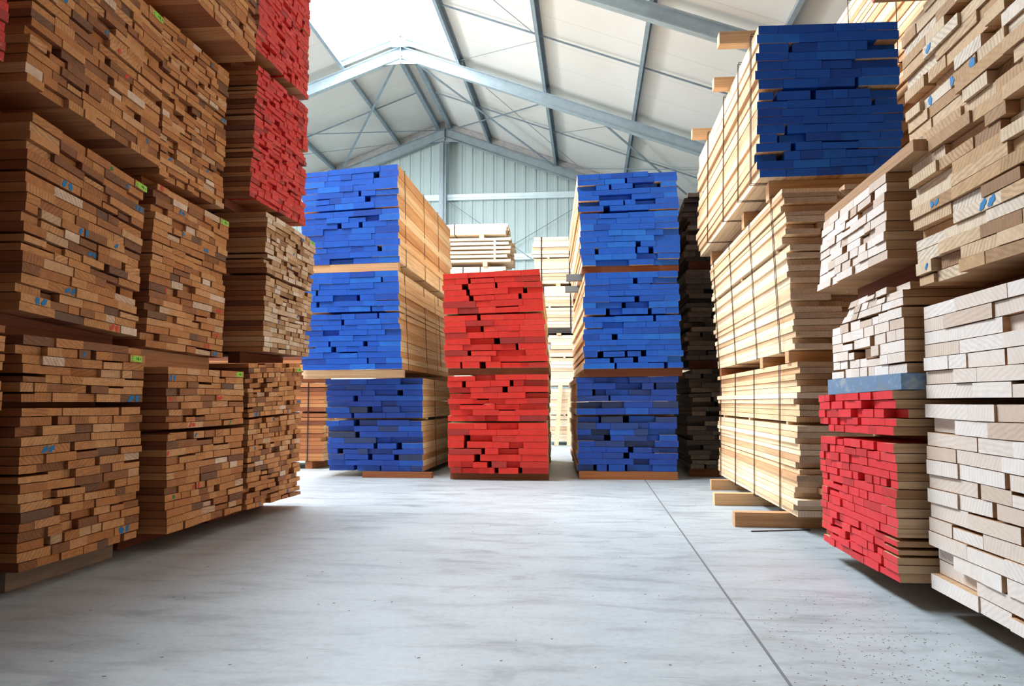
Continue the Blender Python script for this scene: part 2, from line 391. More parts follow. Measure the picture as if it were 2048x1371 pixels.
# sag rods and bracing under the roof
def tube(mb, a, b, r, n=6):
    a = V(a); b = V(b); d = (b - a).normalized(); u = d.cross(V((0, 0, 1)));
    if u.length < .01: u = V((1, 0, 0))
    u.normalize(); v = d.cross(u); k = len(mb.v)
    for q in (a, b):
        for i in range(n):
            t = 2 * math.pi * i / n; mb.v.append(q + u * math.cos(t) * r + v * math.sin(t) * r)
    for i in range(n):
        j = (i + 1) % n; mb.f.append((k + i, k + j, k + n + j, k + n + i)); mb.m.append(0)
    mb.f.append(tuple(k + n - 1 - i for i in range(n))); mb.f.append(tuple(k + n + i for i in range(n))); mb.m += [0, 0]
def R(x, y, d): return V((x, y, roof_z(x) - d))
for y, lab in ((13.6, 'bay between the near and the bright frame'), (18.6, 'farthest roof bay'), (8.7, 'nearest roof bay')):
    for s, side in ((-1, 'left'), (1, 'right')):
        mb = MB(); xa = RX + s * (SK if y < 16 else .2); xb = RX + s * 9.0
        mb.bar(R(xa, y, .10), R(xb, y, .10), .022, .03)
        tag(mb.build('sag_rail', M['steel']), 'thin rail down the %s slope in the %s' % (side, lab), 'rail')
BR = [((RX - .05, 16.2), (-6.95, 21.1), 'flat brace from the apex down to the left in the farthest bay'),
      ((RX - .05, 21.05), (-8.6, 16.3), 'flat brace from the far apex towards the left in the farthest bay'),
      ((RX + .05, 16.3), (-.9, 21.05), 'flat brace from the apex down to the right in the farthest bay'),
      ((RX + .1, 21.05), (-.75, 16.2), 'flat brace from the far apex towards the right in the farthest bay'),
      ((.1, 16.2), (3.4, 21.0), 'flat brace over the right stacks leading down to the gable'),
      ((-.7, 21.0), (3.6, 16.3), 'flat brace rising to the right behind the right blue stack')]
for a, bq, lab in BR:
    mb = MB(); mb.bar(R(a[0], a[1], .26), R(bq[0], bq[1], .26), .055, .012, V((0, 0, 1))); tag(mb.build('roof_brace', M['steel']), lab, 'brace', 'flat roof braces')
CB = [((RX + 1.3, 15.9), (-.85, 13.7), 'thin cable between the first two right purlins'), ((-2.7, 11.3), (-.85, 13.6), 'thin cable high up beside the skylight'),
      ((RX - 1.3, 21), (-8.5, 18.5), 'thin cable across the far left slope'), ((-2.7, 16.2), (-.3, 20.6), 'thin cable under the second right purlin'),
      ((-.85, 18.7), (1.0, 16.2), 'thin cable below the rafter on the right')]
for a, bq, lab in CB:
    mb = MB(); tube(mb, R(a[0], a[1], .15), R(bq[0], bq[1], .15), .006); tag(mb.build('tie_cable', M['cable']), lab, 'cable', 'roof tie cables')

# gable: post, girts, infill strip, wind cables
mb = MB(); mb.box(RX - .13, RX - .02, 21.1, 21.3, 0, 8.1); mb.box(RX - .02, RX + .06, 21.17, 21.2, 0, 8.1); mb.box(RX + .05, RX + .062, 21.1, 21.3, 0, 8.1)
po = tag(mb.build('gable_post', M['steel_light']), 'tall galvanised post at the middle of the gable wall', 'post')
for z, lab in ((6.56, 'upper pale horizontal girt across the gable'), (4.84, 'lower pale horizontal girt across the gable'), (2.6, 'lowest gable girt behind the far stacks')):
    mb = MB(); mb.box(XL + .1, XR - .1, 21.31, 21.41, z, z + .10); mb.box(XL + .1, XR - .1, 21.33, 21.405, z - .06, z)
    tag(mb.build('wall_girt', M['girt']), lab, 'girt')
for s in (-1, 1):
    mb = MB()
    xa, xb = RX, RX + s * 8.5
    za, zb = roof_z(xa) - .20, roof_z(xb) - .20
    mb.hexa([(xa, 21.12, za), (xb, 21.12, zb), (xb, 21.24, zb), (xa, 21.24, za), (xa, 21.12, za + .19), (xb, 21.12, zb + .19), (xb, 21.24, zb + .19), (xa, 21.24, za + .19)])
    o = mb.build('trim_%d' % (2 if s < 0 else 3), M['brick']); tag(o, kind='structure')
    if s > 0: pass
mb = MB(); tube(mb, (RX + .1, 21.25, 6.45), (-1.3, 21.25, 4.6), .008); tag(mb.build('wind_cable', M['cable']), 'thin cable falling right from the gable post', 'cable')
mb = MB(); tube(mb, (.3, 21.29, 6.57), (-2.9, 21.29, 4.7), .008); tag(mb.build('wind_cable', M['cable']), 'thin cable rising right across the gable behind the pale stack', 'cable')

# ------------------------------------------------------------------ timber bundles
SPEC = {}
def corners(kind, plane, q, dz=0):
    """q = four (h, z): bottom left, bottom right, top left, top right as one faces the end"""
    return [V((plane, h, z)) if kind in 'LR' else V((h, plane, z)) for h, z in q]
def bundle(key, kind, plane, quads, length, t, wd, side, end, label, dirv=None, jit=.006, rec=(.05, .04), gapp=.10,
           sidej=.008, group='timber bundles', seed=None, full=True, thin=.5, bow=.0, gapw=(.018, .05)):
    """quads: list of blocks (each four (h,z)); one block = one run of courses; a thin sticker gap lies between blocks"""
    rnd = random.Random(seed if seed is not None else sum(ord(c) * (i + 3) for i, c in enumerate(key)) )
    D = V(dirv).normalized() if dirv else {'L': V((-1, 0, 0)), 'R': V((1, 0, 0)), 'F': V((0, 1, 0))}[kind]
    ax = 'y' if abs(D.y) > abs(D.x) else 'x'
    first = corners(kind, plane, quads[0]); last = corners(kind, plane, quads[-1])
    origin = (first[0] + first[1]) / 2 + D * (length / 2); origin.z = min(first[0].z, first[1].z)
    root = empty('timber_bundle', origin); tag(root, label, 'timber bundle', group)
    boards = []; faces = []
    for bi, q in enumerate(quads):
        bl, br, tl, tr = corners(kind, plane, q)
        h = ((tl - bl).length + (tr - br).length) / 2; wid = (br - bl).length
        n = max(1, round(h / t))
        # course boundary curves
        th = [1 + rnd.uniform(-.07, .07) for _ in range(n)]; sm = sum(th); acc = 0; bounds = [0]
        for a in th: acc += a / sm; bounds.append(acc)
        ph1, ph2 = rnd.uniform(0, 6.28), rnd.uniform(0, 6.28); amp = [rnd.uniform(.3, 1) * .004 for _ in range(n + 1)]
        amp[0] = amp[-1] = .001
        def S(u, k):
            v = bounds[k]; lo = bl.lerp(br, u); hi = tl.lerp(tr, u); p = lo.lerp(hi, v)
            p.z += amp[k] * math.sin(u * 5 + ph1 + k * .7) + bow * math.sin(math.pi * max(0, min(1, u))) * 1.0
            return p
        for k in range(n):
            # split course into boards
            u = rnd.uniform(-sidej, sidej) / wid; end_u = 1 + rnd.uniform(-sidej, sidej) / wid
            ws = []; tot = 0; avail = (end_u - u) * wid
            while tot < avail - wd * .45:
                a = wd * rnd.uniform(.55, 1.5); ws.append(a); tot += a
            top_row = bi == len(quads) - 1 and k == n - 1
            gaps = [(rnd.uniform(*gapw) if rnd.random() < gapp and not top_row else rnd.uniform(.0005, .003)) for _ in ws]
            gaps[-1] = 0
            f = (avail - sum(gaps)) / sum(ws); x = u * wid
            nr0, nr1 = rnd.uniform(-sidej, sidej) * .8, rnd.uniform(-sidej, sidej) * .8
            for i, a in enumerate(ws):
                a *= f
                u0, u1 = x / wid, (x + a) / wid; x += a + gaps[i]
                g = .0016
                pts = [S(u0, k), S(u1, k), S(u1, k + 1), S(u0, k + 1)]
                th_loc = 1 - rnd.random() * .05
                pts[0].z += g; pts[1].z += g; pts[2].z -= g; pts[3].z -= g
                if rnd.random() < .10:       # a thinner board leaves a dark slot above it
                    s2 = rnd.uniform(.004, .012) * thin * 2; pts[2].z -= s2; pts[3].z -= s2
                p = rnd.uniform(-jit, jit)
                if rnd.random() < rec[0]: p -= rnd.uniform(.3, 1) * rec[1]
                out = -D * p
                uv = (br - bl).normalized()
                skew = D * rnd.uniform(-.002, .002)
                fr = [pt + out for pt in pts]; fr[0] += skew; fr[3] += skew
                Lb = length + rnd.uniform(-.02, .03)
                bk = [pt + D * Lb for pt in pts]
                if i == 0: bk[0] += uv * nr0; bk[3] += uv * nr0
                if i == len(ws) - 1: bk[1] += uv * nr1; bk[2] += uv * nr1
                tn = rnd.random()
                vis = a * ((pts[3].z - pts[0].z))
                faces.append(([q_.copy() for q_ in fr], len(boards)))
                mi_ = [1, 1, 0, 0, 0, 0]
                if end in M:  # inner faces painted too, so gaps between boards read as dark shade
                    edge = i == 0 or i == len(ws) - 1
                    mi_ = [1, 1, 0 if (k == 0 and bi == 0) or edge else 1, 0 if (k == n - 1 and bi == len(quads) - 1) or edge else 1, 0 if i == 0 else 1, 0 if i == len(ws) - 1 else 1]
                boards.append((vis, [q_ - origin for q_ in fr + bk], tn, i == 0 or i == len(ws) - 1, mi_))
    FACES = [(0, 1, 2, 3), (5, 4, 7, 6), (4, 5, 1, 0), (3, 2, 6, 7), (4, 0, 3, 7), (1, 5, 6, 2)]
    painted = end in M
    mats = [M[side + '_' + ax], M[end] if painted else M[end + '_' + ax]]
    order = sorted(range(len(boards)), key=lambda i: -boards[i][0] * (1.2 if boards[i][3] else 1))
    own = set(order[:100]) if full else set()
    for i in sorted(own):
        _, pts, tn, _e, mi_ = boards[i]
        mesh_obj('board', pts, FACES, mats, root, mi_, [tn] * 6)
    rest = [i for i in range(len(boards)) if i not in own]
    if rest:
        vs = []; fs = []; mi = []; tn = []
        for i in rest:
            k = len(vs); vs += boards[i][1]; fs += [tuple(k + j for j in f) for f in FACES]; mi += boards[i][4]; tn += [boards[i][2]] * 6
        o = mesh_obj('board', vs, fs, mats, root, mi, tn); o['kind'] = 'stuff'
    SPEC[key] = dict(root=root, D=D, first=first, last=last, L=length, origin=origin, kind=kind, faces=faces, blocks=[corners(kind, plane, q) for q in quads])
    # stickers keeping the blocks apart
    for bi in range(len(quads) - 1):
        lo = corners(kind, plane, quads[bi]); hi = corners(kind, plane, quads[bi + 1])
        for s in (.28, length * .5, length - .3):
            a, b2 = lo[2] + D * s, lo[3] + D * s; c, d = hi[0] + D * s, hi[1] + D * s; wv = D * .04
            mb = MB(); mb.hexa([p - origin for p in (a, b2, b2 + wv, a + wv, c, d, d + wv, c + wv)]); mb.build('sticker', M[side + '_' + ('x' if ax == 'y' else 'y')], root, .6)
    return root
def split(q, f, gap=.02):
    """divide a quad in two blocks at height fraction f"""
    bl, br, tl, tr = q
    m = lambda a, b: (a[0] + (b[0] - a[0]) * f, a[1] + (b[1] - a[1]) * f)
    l, r = m(bl, tl), m(br, tr); g = gap / 2
    return [(bl, br, (l[0], l[1] - g), (r[0], r[1] - g)), ((l[0], l[1] + g), (r[0], r[1] + g), tl, tr)]
def strap(key, s, width=.02, mat='strap', off=.012, n=1, name='strap'):
    b = SPEC[key]; D = b['D']
    bl, br = b['first'][0], b['first'][1]; tl, tr = b['last'][2], b['last'][3]
    uv = (br - bl).normalized(); z = V((0, 0, 1))
    c = [bl - uv * off - z * off * .25, br + uv * off - z * off * .25, tr + uv * off + z * off * .25, tl - uv * off + z * off * .25]
    for j in range(n):
        mb = MB(); th = .003 if width > .01 else width
        for i in range(4):
            a, d = c[i] + D * (s + j * .035), c[(i + 1) % 4] + D * (s + j * .035)
            mb.bar(a - b['origin'], d - b['origin'], width if i % 2 == 0 else width, th, (z if i % 2 == 0 else uv)) if i % 2 == 0 else mb.bar(a - b['origin'], d - b['origin'], width, th, uv)
        mb.build(name, M[mat], b['root'])
def bearer(lo, hi, s, w, label, u0=0.0, u1=1.0, mat='brown', name='timber_bearer', group='bearers under the timber bundles', tone_v=.5, zlo=0.0):
    """squared timber lying across the boards at distance s behind the end faces; fills the height between lo and hi"""
    h = SPEC[hi]; D = h['D']
    A, B = h['first'][0], h['first'][1]
    top = [A.lerp(B, u0) + D * s, A.lerp(B, u1) + D * s]
    if lo is None: bot = [V((p.x, p.y, zlo)) for p in top]
    else:
        l = SPEC[lo]; C, E = l['last'][2], l['last'][3]; hv = (B - A); hv.z = 0; Ln = (E - C); Ln.z = 0
        bot = []
        for p in top:
            t_ = max(0, min(1, (p - C).dot(Ln) / Ln.length_squared)); bot.append(V((p.x, p.y, C.z + (E.z - C.z) * t_)))
    org = (bot[0] + bot[1]) / 2 + D * w / 2
    mb = MB(); wv = D * w
    e = V((0, 0, .0015))
    mb.hexa([p - org for p in (bot[0] + e, bot[1] + e, bot[1] + wv + e, bot[0] + wv + e, top[0] - e, top[1] - e, top[1] + wv - e, top[0] + wv - e)])
    ax = 'y' if abs((B - A).y) > abs((B - A).x) else 'x'
    m_ = M[mat] if mat in M else M[mat + '_' + ax]
    o = mb.build(name, m_, None, tone_v); o.location = org
    return tag(o, label, 'bearer', group)

G_A, G_C, G_R = 'brown hardwood bundles on the left', 'bundles of the stacks facing the aisle end', 'pale bundles on the right'
kb = dict(t=.0425, wd=.155, side='brown', end='brown_end', jit=.008, rec=(.09, .035), gapp=.07, group=G_A)
# ---- left column A
bundle('A1', 'L', -2.5, split(((3.26, .10), (4.17, .10), (3.22, 1.15), (4.17, 1.15)), .70, .025), 3.0, label='bottom bundle of the nearest left column, brown board ends with a few nearly white ones', **kb)
bundle('A2', 'L', -2.5, split(((3.19, 1.25), (4.09, 1.21), (3.21, 2.16), (4.12, 2.07)), .70, .012), 3.0, label='second brown bundle up in the nearest left column, lime tag at its top right corner', **kb)
bundle('A3', 'L', -2.48, split(((3.14, 2.27), (4.22, 2.21), (3.18, 3.16), (4.22, 3.10)), .5, .01), 3.0, label='large tilted brown bundle at the top left, its underside showing', **kb)
# ---- left column B
bundle('B1', 'L', -2.4, split(((4.28, .10), (5.27, .10), (4.26, 1.05), (5.24, 1.06)), .61, .022), 3.0, label='bottom brown bundle of the second left column with two blue dots at its upper left', **kb)
bundle('B2', 'L', -2.5, [((4.18, 1.16), (5.11, 1.15), (4.24, 2.12), (5.15, 2.10))], 3.0, label='reddish brown bundle in the middle of the second left column, with lime tag', **dict(kb, wd=.17))
bundle('B3', 'L', -2.5, [((4.26, 2.18), (5.06, 2.17), (4.27, 2.80), (5.08, 2.80)), ((4.24, 2.82), (5.08, 2.82), (4.24, 3.13), (5.10, 3.15))], 3.0,
       label='pale-flecked brown bundle high in the second left column, below a strapped one', **dict(kb, t=.036, wd=.13))
bundle('B4', 'L', -2.33, [((4.26, 3.25), (5.13, 3.24), (4.26, 4.2), (5.13, 4.2))], 3.0, label='topmost bundle of the second left column, jutting out, black strap across its dark underside', **kb)
# ---- left column C
kc = dict(t=.037, wd=.115, side='brown', jit=.009, rec=(.10, .04), gapp=.09, group=G_A)
bundle('C1', 'L', -2.38, split(((5.30, .10), (6.31, .09), (5.28, 1.12), (6.27, 1.17)), .62, .012), 3.0, end='brown_end', label='bottom bundle of the third left column with small brown and cream board ends', **kc)
bundle('C2', 'L', -2.32, split(((5.36, 1.21), (6.28, 1.22), (5.40, 2.23), (6.38, 2.21)), .55, .02), 3.0, end='tan_end', label='light brown strapped bundle under the red-ended ones in the third left column', **kc)
bundle('C3', 'L', -2.36, split(((5.18, 2.29), (6.23, 2.31), (5.26, 3.27), (6.27, 3.33)), .62, .012), 3.0, end='red_worn', label='lower of the two bundles with red-painted ends in the third left column', **kc)
bundle('C4', 'L', -2.36, [((5.22, 3.38), (6.25, 3.40), (5.3, 4.4), (6.27, 4.45))], 3.0, end='red_worn', label='upper of the two bundles with red-painted ends in the third left column', **kc)
# ---- column nearest the camera on the left, only its edge in view
kz = dict(kb)
bundle('Z1', 'L', -2.5, [((2.2, .10), (3.07, .10), (2.2, 1.19), (3.12, 1.19))], 3.0, label='brown bundle with a lime tag cut off at the left edge of the picture', **kz)
bundle('Z2', 'L', -2.45, [((2.1, 1.27), (2.92, 1.27), (2.1, 2.17), (2.92, 2.17))], 3.0, label='middle bundle of the column just outside the left edge', **kz)
bundle('Z3', 'L', -2.4, [((2.0, 2.25), (2.91, 2.25), (2.0, 3.2), (2.97, 3.2))], 3.0, label='red-ended bundle cut off at the top left corner of the picture', **dict(kz, end='red_worn'))
# ---- columns added beside the camera, outside the picture, to cut stray light
for ci, yb in enumerate((1.0, -.2, -1.4)):
    yb -= .08
    for i, (z0, z1) in enumerate(((.1, 1.15), (1.24, 2.25), (2.34, 3.3))):
        bundle('YL%d%d' % (ci, i), 'L', -2.5, [((yb, z0), (yb + 1.05, z0), (yb, z1), (yb + 1.05, z1))], 3.0, label='brown bundle of the columns standing left of the camera', full=False, **dict(kb, wd=.25, t=.06, group='bundles left of the camera'))
        bundle('YR%d%d' % (ci, i), 'R', 1.45, [((yb + 1.08, z0), (yb + .03, z0), (yb + 1.08, z1), (yb + .03, z1))], 3.0, t=.06, wd=.28, side='beech', end='tan_end', label='tan bundle of the columns standing right of the camera', full=False, group='bundles right of the camera')
# ---- centre: blue left stack
kf = dict(t=.0655, wd=.235, side='pine', jit=.006, gapp=.20, gapw=(.02, .075), group=G_C, sidej=.014)
bundle('BL1', 'F', 8.75, split(((-2.97, .065), (-1.87, .065), (-3.03, 1.11), (-1.90, 1.12)), .56, .02), 3.25, end='blue_worn', label='shaded bottom bundle of the left blue-ended stack', rec=(.15, .05), **kf)  # thin worn paint, also picked darker to stand in for shade
bundle('BL2', 'F', 8.45, split(((-3.20, 1.20), (-2.06, 1.21), (-3.19, 2.29), (-2.12, 2.31)), .58, .02), 3.3, end='blue', label='middle bundle of the left blue-ended stack, shifted to the left', rec=(.05, .04), **kf)
bundle('BL3', 'F', 8.45, split(((-3.22, 2.38), (-2.10, 2.40), (-3.23, 3.45), (-2.13, 3.52)), .56, .018), 3.35, end='blue', label='top bundle of the left blue-ended stack with a fully sunlit side', rec=(.05, .05), **kf)
# ---- centre: red stack
bundle('RC1', 'F', 8.45, split(((-1.53, .075), (-.44, .075), (-1.54, 1.14), (-.46, 1.15)), .52, .018), 3.0, end='red', dirv=(-.04, 1, 0), label='bottom bundle of the central red stack, many board ends set back', rec=(.38, .07), **kf)
bundle('RC2', 'F', 8.45, split(((-1.57, 1.215), (-.44, 1.22), (-1.61, 2.26), (-.53, 2.30)), .56, .018), 3.0, end='red', dirv=(-.04, 1, 0), label='top bundle of the central red stack, flat bright red ends', rec=(.12, .05), **kf)
# ---- centre: blue right stack
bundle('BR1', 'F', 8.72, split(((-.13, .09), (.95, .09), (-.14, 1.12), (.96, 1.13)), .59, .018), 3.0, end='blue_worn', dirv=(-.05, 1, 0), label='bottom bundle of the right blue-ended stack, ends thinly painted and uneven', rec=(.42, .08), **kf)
bundle('BR2', 'F', 8.65, split(((-.06, 1.21), (1.02, 1.22), (-.05, 2.28), (.97, 2.29)), .55, .018), 3.2, end='blue', dirv=(-.06, 1, 0), label='middle bundle of the right blue-ended stack', rec=(.2, .05), **kf)
bundle('BR3', 'F', 8.65, split(((-.08, 2.36), (1.01, 2.36), (-.12, 3.39), (.98, 3.42)), .58, .018), 3.2, end='blue', dirv=(-.055, 1, 0), label='top bundle of the right blue-ended stack with a ragged dark upper half', rec=(.2, .07), **kf)
# ---- dark weathered stack beside it
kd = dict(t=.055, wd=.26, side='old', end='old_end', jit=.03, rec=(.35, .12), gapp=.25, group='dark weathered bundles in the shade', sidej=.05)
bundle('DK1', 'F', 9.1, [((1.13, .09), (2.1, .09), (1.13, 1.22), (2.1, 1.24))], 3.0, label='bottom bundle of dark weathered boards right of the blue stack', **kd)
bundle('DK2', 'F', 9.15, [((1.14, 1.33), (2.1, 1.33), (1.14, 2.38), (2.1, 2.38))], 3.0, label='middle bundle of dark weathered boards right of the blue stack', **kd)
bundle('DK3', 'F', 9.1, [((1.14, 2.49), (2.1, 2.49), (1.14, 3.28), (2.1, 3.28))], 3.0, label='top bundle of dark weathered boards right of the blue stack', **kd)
# ---- long pale stack on the right, sides to the aisle
kw = dict(t=.041, wd=.27, side='pine', group=G_R, sidej=.016, jit=.012, gapp=.10)
bundle('BW1', 'F', 5.22, split(((1.33, .10), (2.3, .10), (1.35, 1.11), (2.3, 1.11)), .60, .018), 3.1, end='buff_end', label='bottom wire-tied bundle of long pale boards lying along the right side on three beams', rec=(.42, .12), **kw)
bundle('BW2', 'F', 5.22, split(((1.33, 1.19), (2.3, 1.19), (1.29, 2.28), (2.3, 2.28)), .64, .02), 3.1, end='buff_end', label='middle wire-tied bundle of long pale boards under the high blue-ended one', rec=(.42, .12), **kw)
bundle('BW3', 'F', 5.5, split(((1.18, 2.41), (2.16, 2.42), (1.205, 3.51), (2.165, 3.49)), .57, .018), 3.0, t=.062, wd=.20, side='pine', end='blue', label='high blue-ended bundle at the top right with a bright long side', rec=(.04, .08), jit=.005, gapp=.18, group=G_R, sidej=.016)
# stack behind it
kk = dict(t=.05, wd=.25, side='pine', end='buff_end', jit=.01, rec=(.1, .04), gapp=.1, group='bundles of the stack behind the high blue bundle', sidej=.016)
for i, (z0, z1, nm) in enumerate(((.1, 1.16, 'bottom'), (1.24, 2.3, 'second'), (2.38, 3.42, 'third'), (3.5, 4.58, 'topmost'))):
    bundle('BK%d' % i, 'F', 5.6, [((2.44, z0), (3.5, z0), (2.44, z1), (3.5, z1))], 3.3, label='%s pale bundle of the stack standing behind the high blue-ended bundle' % nm, full=(i == 3), **kk)
# ---- right column R1
bundle('R1a', 'R', 1.27, split(((4.52, .09), (3.44, .10), (4.48, .885), (3.42, .90)), .74, .03), 3.0, t=.0395, wd=.135, side='beech', end='red_pink', label='red-ended bundle standing low on the right beside the pale corner bundle', jit=.006, rec=(.05, .05), gapp=.14, group=G_R)
bundle('R1b', 'R', 1.315, [((4.38, .97), (3.41, .97), (4.36, 1.25), (3.41, 1.25)), ((4.20, 1.255), (3.41, 1.255), (4.05, 1.35), (3.42, 1.36))], 3.0, t=.045, wd=.135, side='beech', end='beech_end', label='small cream bundle on the blue-grey plank above the red-ended one', jit=.006, rec=(.04, .04), gapp=.12, group=G_R)
bundle('R1c', 'R', 1.27, [((4.46, 1.46), (3.46, 1.46), (4.33, 1.82), (3.43, 1.83))], 3.0, t=.042, wd=.16, side='beech', end='beech_end', label='pale pinkish bundle on top of the column with the red-ended one', jit=.007, rec=(.05, .04), gapp=.12, group=G_R)
# ---- right column R2, nearest
bundle('R2a', 'R', 1.37, split(((3.37, .10), (2.30, .10), (3.35, 1.24), (2.30, 1.24)), .66, .02), 3.0, t=.056, wd=.27, side='beech', end='beech_end', label='large cream bundle at the lower right corner with wide squared board ends', jit=.006, rec=(.07, .05), gapp=.24, sidej=.005, group=G_R)
bundle('R2b', 'R', 1.335, [((3.32, 1.32), (2.27, 1.30), (3.36, 2.43), (2.27, 2.43))], 3.0, t=.047, wd=.24, side='beech', end='tan_end', label='tan bundle with blue spots leaning out over the cream one at the right edge', jit=.011, rec=(.16, .05), gapp=.12, group=G_R)
bundle('R2c', 'R', 1.2, [((3.33, 2.53), (2.3, 2.53), (3.33, 3.2), (2.3, 3.2))], 3.0, t=.06, wd=.2, side='beech', end='red_pink', label='red-ended bundle at the top right whose brown underside just shows', jit=.006, group=G_R)
# ---- D behind the left columns
bundle('D1', 'L', -3.37, split(((9.7, .10), (10.7, .10), (9.7, 1.09), (10.7, 1.09)), .62, .02), 3.0, t=.05, wd=.2, side='brown', end='tan_end', label='pinkish brown bundle lying side-on in the gap left of the left blue stack', jit=.01, group=G_C, sidej=.006)
bundle('D2', 'L', -3.42, [((9.75, 1.24), (10.75, 1.24), (9.75, 2.3), (10.75, 2.3))], 3.0, t=.05, wd=.2, side='brown', end='tan_end', label='upper bundle of the side-on stack behind the left blue stack', jit=.01, group=G_C, full=False)  # put in to block the bright view through the gaps
# ---- far stacks, side-on
ff = dict(t=.07, wd=.22, side='pale', end='tan_end', jit=.04, group='far bundles lying side-on', sidej=.012)
for key, z0, z1, f, x, lab in (('F2d', .07, 1.11, .5, -.79, 'bottom bundle of the far right stack, behind the two leaning planks'), ('F2c', 1.17, 2.17, .56, -.79, 'third bundle down in the far right stack'),
                         ('F2b', 2.32, 3.15, .5, -1.08, 'second bundle down in the far right stack, over grey weathered planks'), ('F2a', 3.21, 4.15, .55, -1.1, 'strapped top bundle of the far right stack against the ribbed wall')):
    bundle(key, 'R', x, split(((16.5, z0), (15.5, z0), (16.5, z1), (15.5, z1)), f, .025), 3.0, label=lab, **ff)
bundle('F2w', 'R', -1.09, [((16.5, 2.21), (15.47, 2.21), (16.5, 2.315), (15.47, 2.315))], 3.0, t=.035, wd=.25, side='old', end='old_end', label='thin pack of grey weathered planks inside the far right stack', jit=.03, group='far bundles lying side-on')
z = .1
for i, (z0, z1, lab) in enumerate(((.1, 1.15, 'bottom bundle of the far left stack, mostly hidden'), (1.24, 2.3, 'second bundle up in the far left stack'), (2.4, 3.57, 'bundle in the far left stack just above the red one'))):
    bundle('F1%d' % i, 'L', -1.68, [((15.5, z0), (16.5, z0), (15.5, z1), (16.5, z1))], 3.6, label=lab, full=(i == 2), **ff)
bundle('F1b', 'L', -1.58, [((15.45, 3.66 + .088 * i), (16.45, 3.66 + .088 * i), (15.45, 3.715 + .088 * i), (16.45, 3.715 + .088 * i)) for i in range(6)], 3.6, t=.055, wd=.22, side='pale', end='tan_end', label='airy bundle with stickers between its layers in the far left stack', jit=.06, group='far bundles lying side-on', sidej=.02)
bundle('F1a', 'L', -1.66, [((15.5, 4.24), (16.4, 4.24), (15.5, 4.45), (16.4, 4.45))], 3.6, t=.07, wd=.22, side='pale', end='tan_end', label='small white-lit bundle on top of the far left stack', jit=.05, group='far bundles lying side-on', sidej=.01)

# ------------------------------------------------------------------ bearers
def two(lo, hi, L, what, mat='brown', s0=.12, w=.09, u=(0.03, .97), rear=True, tv=.5):
    bearer(lo, hi, s0, w, 'front bearer under the ' + what, u[0], u[1], mat, tone_v=tv)
    if rear: bearer(lo, hi, L - .35, w, 'rear bearer under the ' + what, u[0], u[1], mat, tone_v=tv)
bearer(None, 'A1', .10, .12, 'grey scuffed beam on the floor under the nearest left column', .06, .93, 'grey_wood')
bearer(None, 'A1', 2.6, .12, 'rear floor beam under the nearest left column', .06, .93, 'brown')
two('A1', 'A2', 3, 'second bundle of the nearest left column', tv=.1); two('A2', 'A3', 3, 'tilted top left bundle', s0=.35, tv=.2)
two(None, 'B1', 3, 'second left column on the floor', s0=.3, tv=.1); bearer('B1', 'B2', -.03 + .12, .09, 'light brown bearer under the middle bundle of the second left column', .0, 1.0, 'pine', tone_v=.1)
bearer('B1', 'B2', 2.6, .09, 'rear bearer under the middle bundle of the second left column'); two('B2', 'B3', 3, 'pale-flecked bundle of the second left column'); two('B3', 'B4', 3, 'topmost bundle of the second left column', s0=.35, w=.08)
two(None, 'C1', 3, 'third left column on the floor', s0=.3, tv=.1); two('C1', 'C2', 3, 'light brown strapped bundle', s0=.2, tv=.1, u=(.08, .95)); two('C2', 'C3', 3, 'lower left red-ended bundle', s0=.2, tv=.1); two('C3', 'C4', 3, 'upper left red-ended bundle', s0=.2, tv=.1)
two(None, 'Z1', 3, 'column cut by the left edge', rear=False); two('Z1', 'Z2', 3, 'middle bundle just outside the left edge', rear=False); two('Z2', 'Z3', 3, 'red-ended corner bundle', rear=False)
two(None, 'BL1', 3.25, 'left blue stack on the floor', s0=-.08, u=(.38, 1.1), tv=.3); two('BL1', 'BL2', 3.3, 'middle bundle of the left blue stack', s0=.12, u=(-.02, .99), tv=.6, mat='pine'); two('BL2', 'BL3', 3.35, 'top bundle of the left blue stack', mat='pine', s0=.005, u=(.02, .99), tv=.2)
two(None, 'RC1', 3, 'red stack on the floor', s0=.15, u=(0, 1), tv=.2); two('RC1', 'RC2', 3, 'top bundle of the red stack', s0=.05, u=(0.02, 1), tv=.1)
two(None, 'BR1', 3, 'right blue stack on the floor', s0=-.01, u=(0.01, 1), mat='brown', tv=.6); two('BR1', 'BR2', 3.2, 'middle bundle of the right blue stack', s0=.06, u=(0, 1), tv=.02)
two('BR2', 'BR3', 3.2, 'top bundle of the right blue stack', s0=.05, u=(0.01, .99), tv=.05)
bearer('BR2', 'BR3', .55, .09, 'grey-painted beam end sticking out left between the upper blue bundles', -.14, .6, 'grey_paint'); bearer('BR2', 'BR3', 1.5, .09, 'second grey-painted beam end behind the first on the right blue stack', -.13, .6, 'grey_paint')
two(None, 'DK1', 3, 'dark weathered stack on the floor', s0=.05, u=(0, 1), tv=.3, rear=False); two('DK1', 'DK2', 3, 'middle dark weathered bundle', rear=False, tv=.0); two('DK2', 'DK3', 3, 'top dark weathered bundle', rear=False, tv=.0)
bearer(None, 'BW1', .30, .10, 'nearest of the three floor beams jutting out under the long pale stack', -.36, 1, 'pine', tone_v=.0)
bearer(None, 'BW1', 1.42, .10, 'middle floor beam jutting out under the long pale stack', -.32, 1, 'pine', tone_v=.2)
bearer(None, 'BW1', 2.55, .10, 'farthest floor beam jutting out under the long pale stack', -.17, 1, 'pine', tone_v=.1)
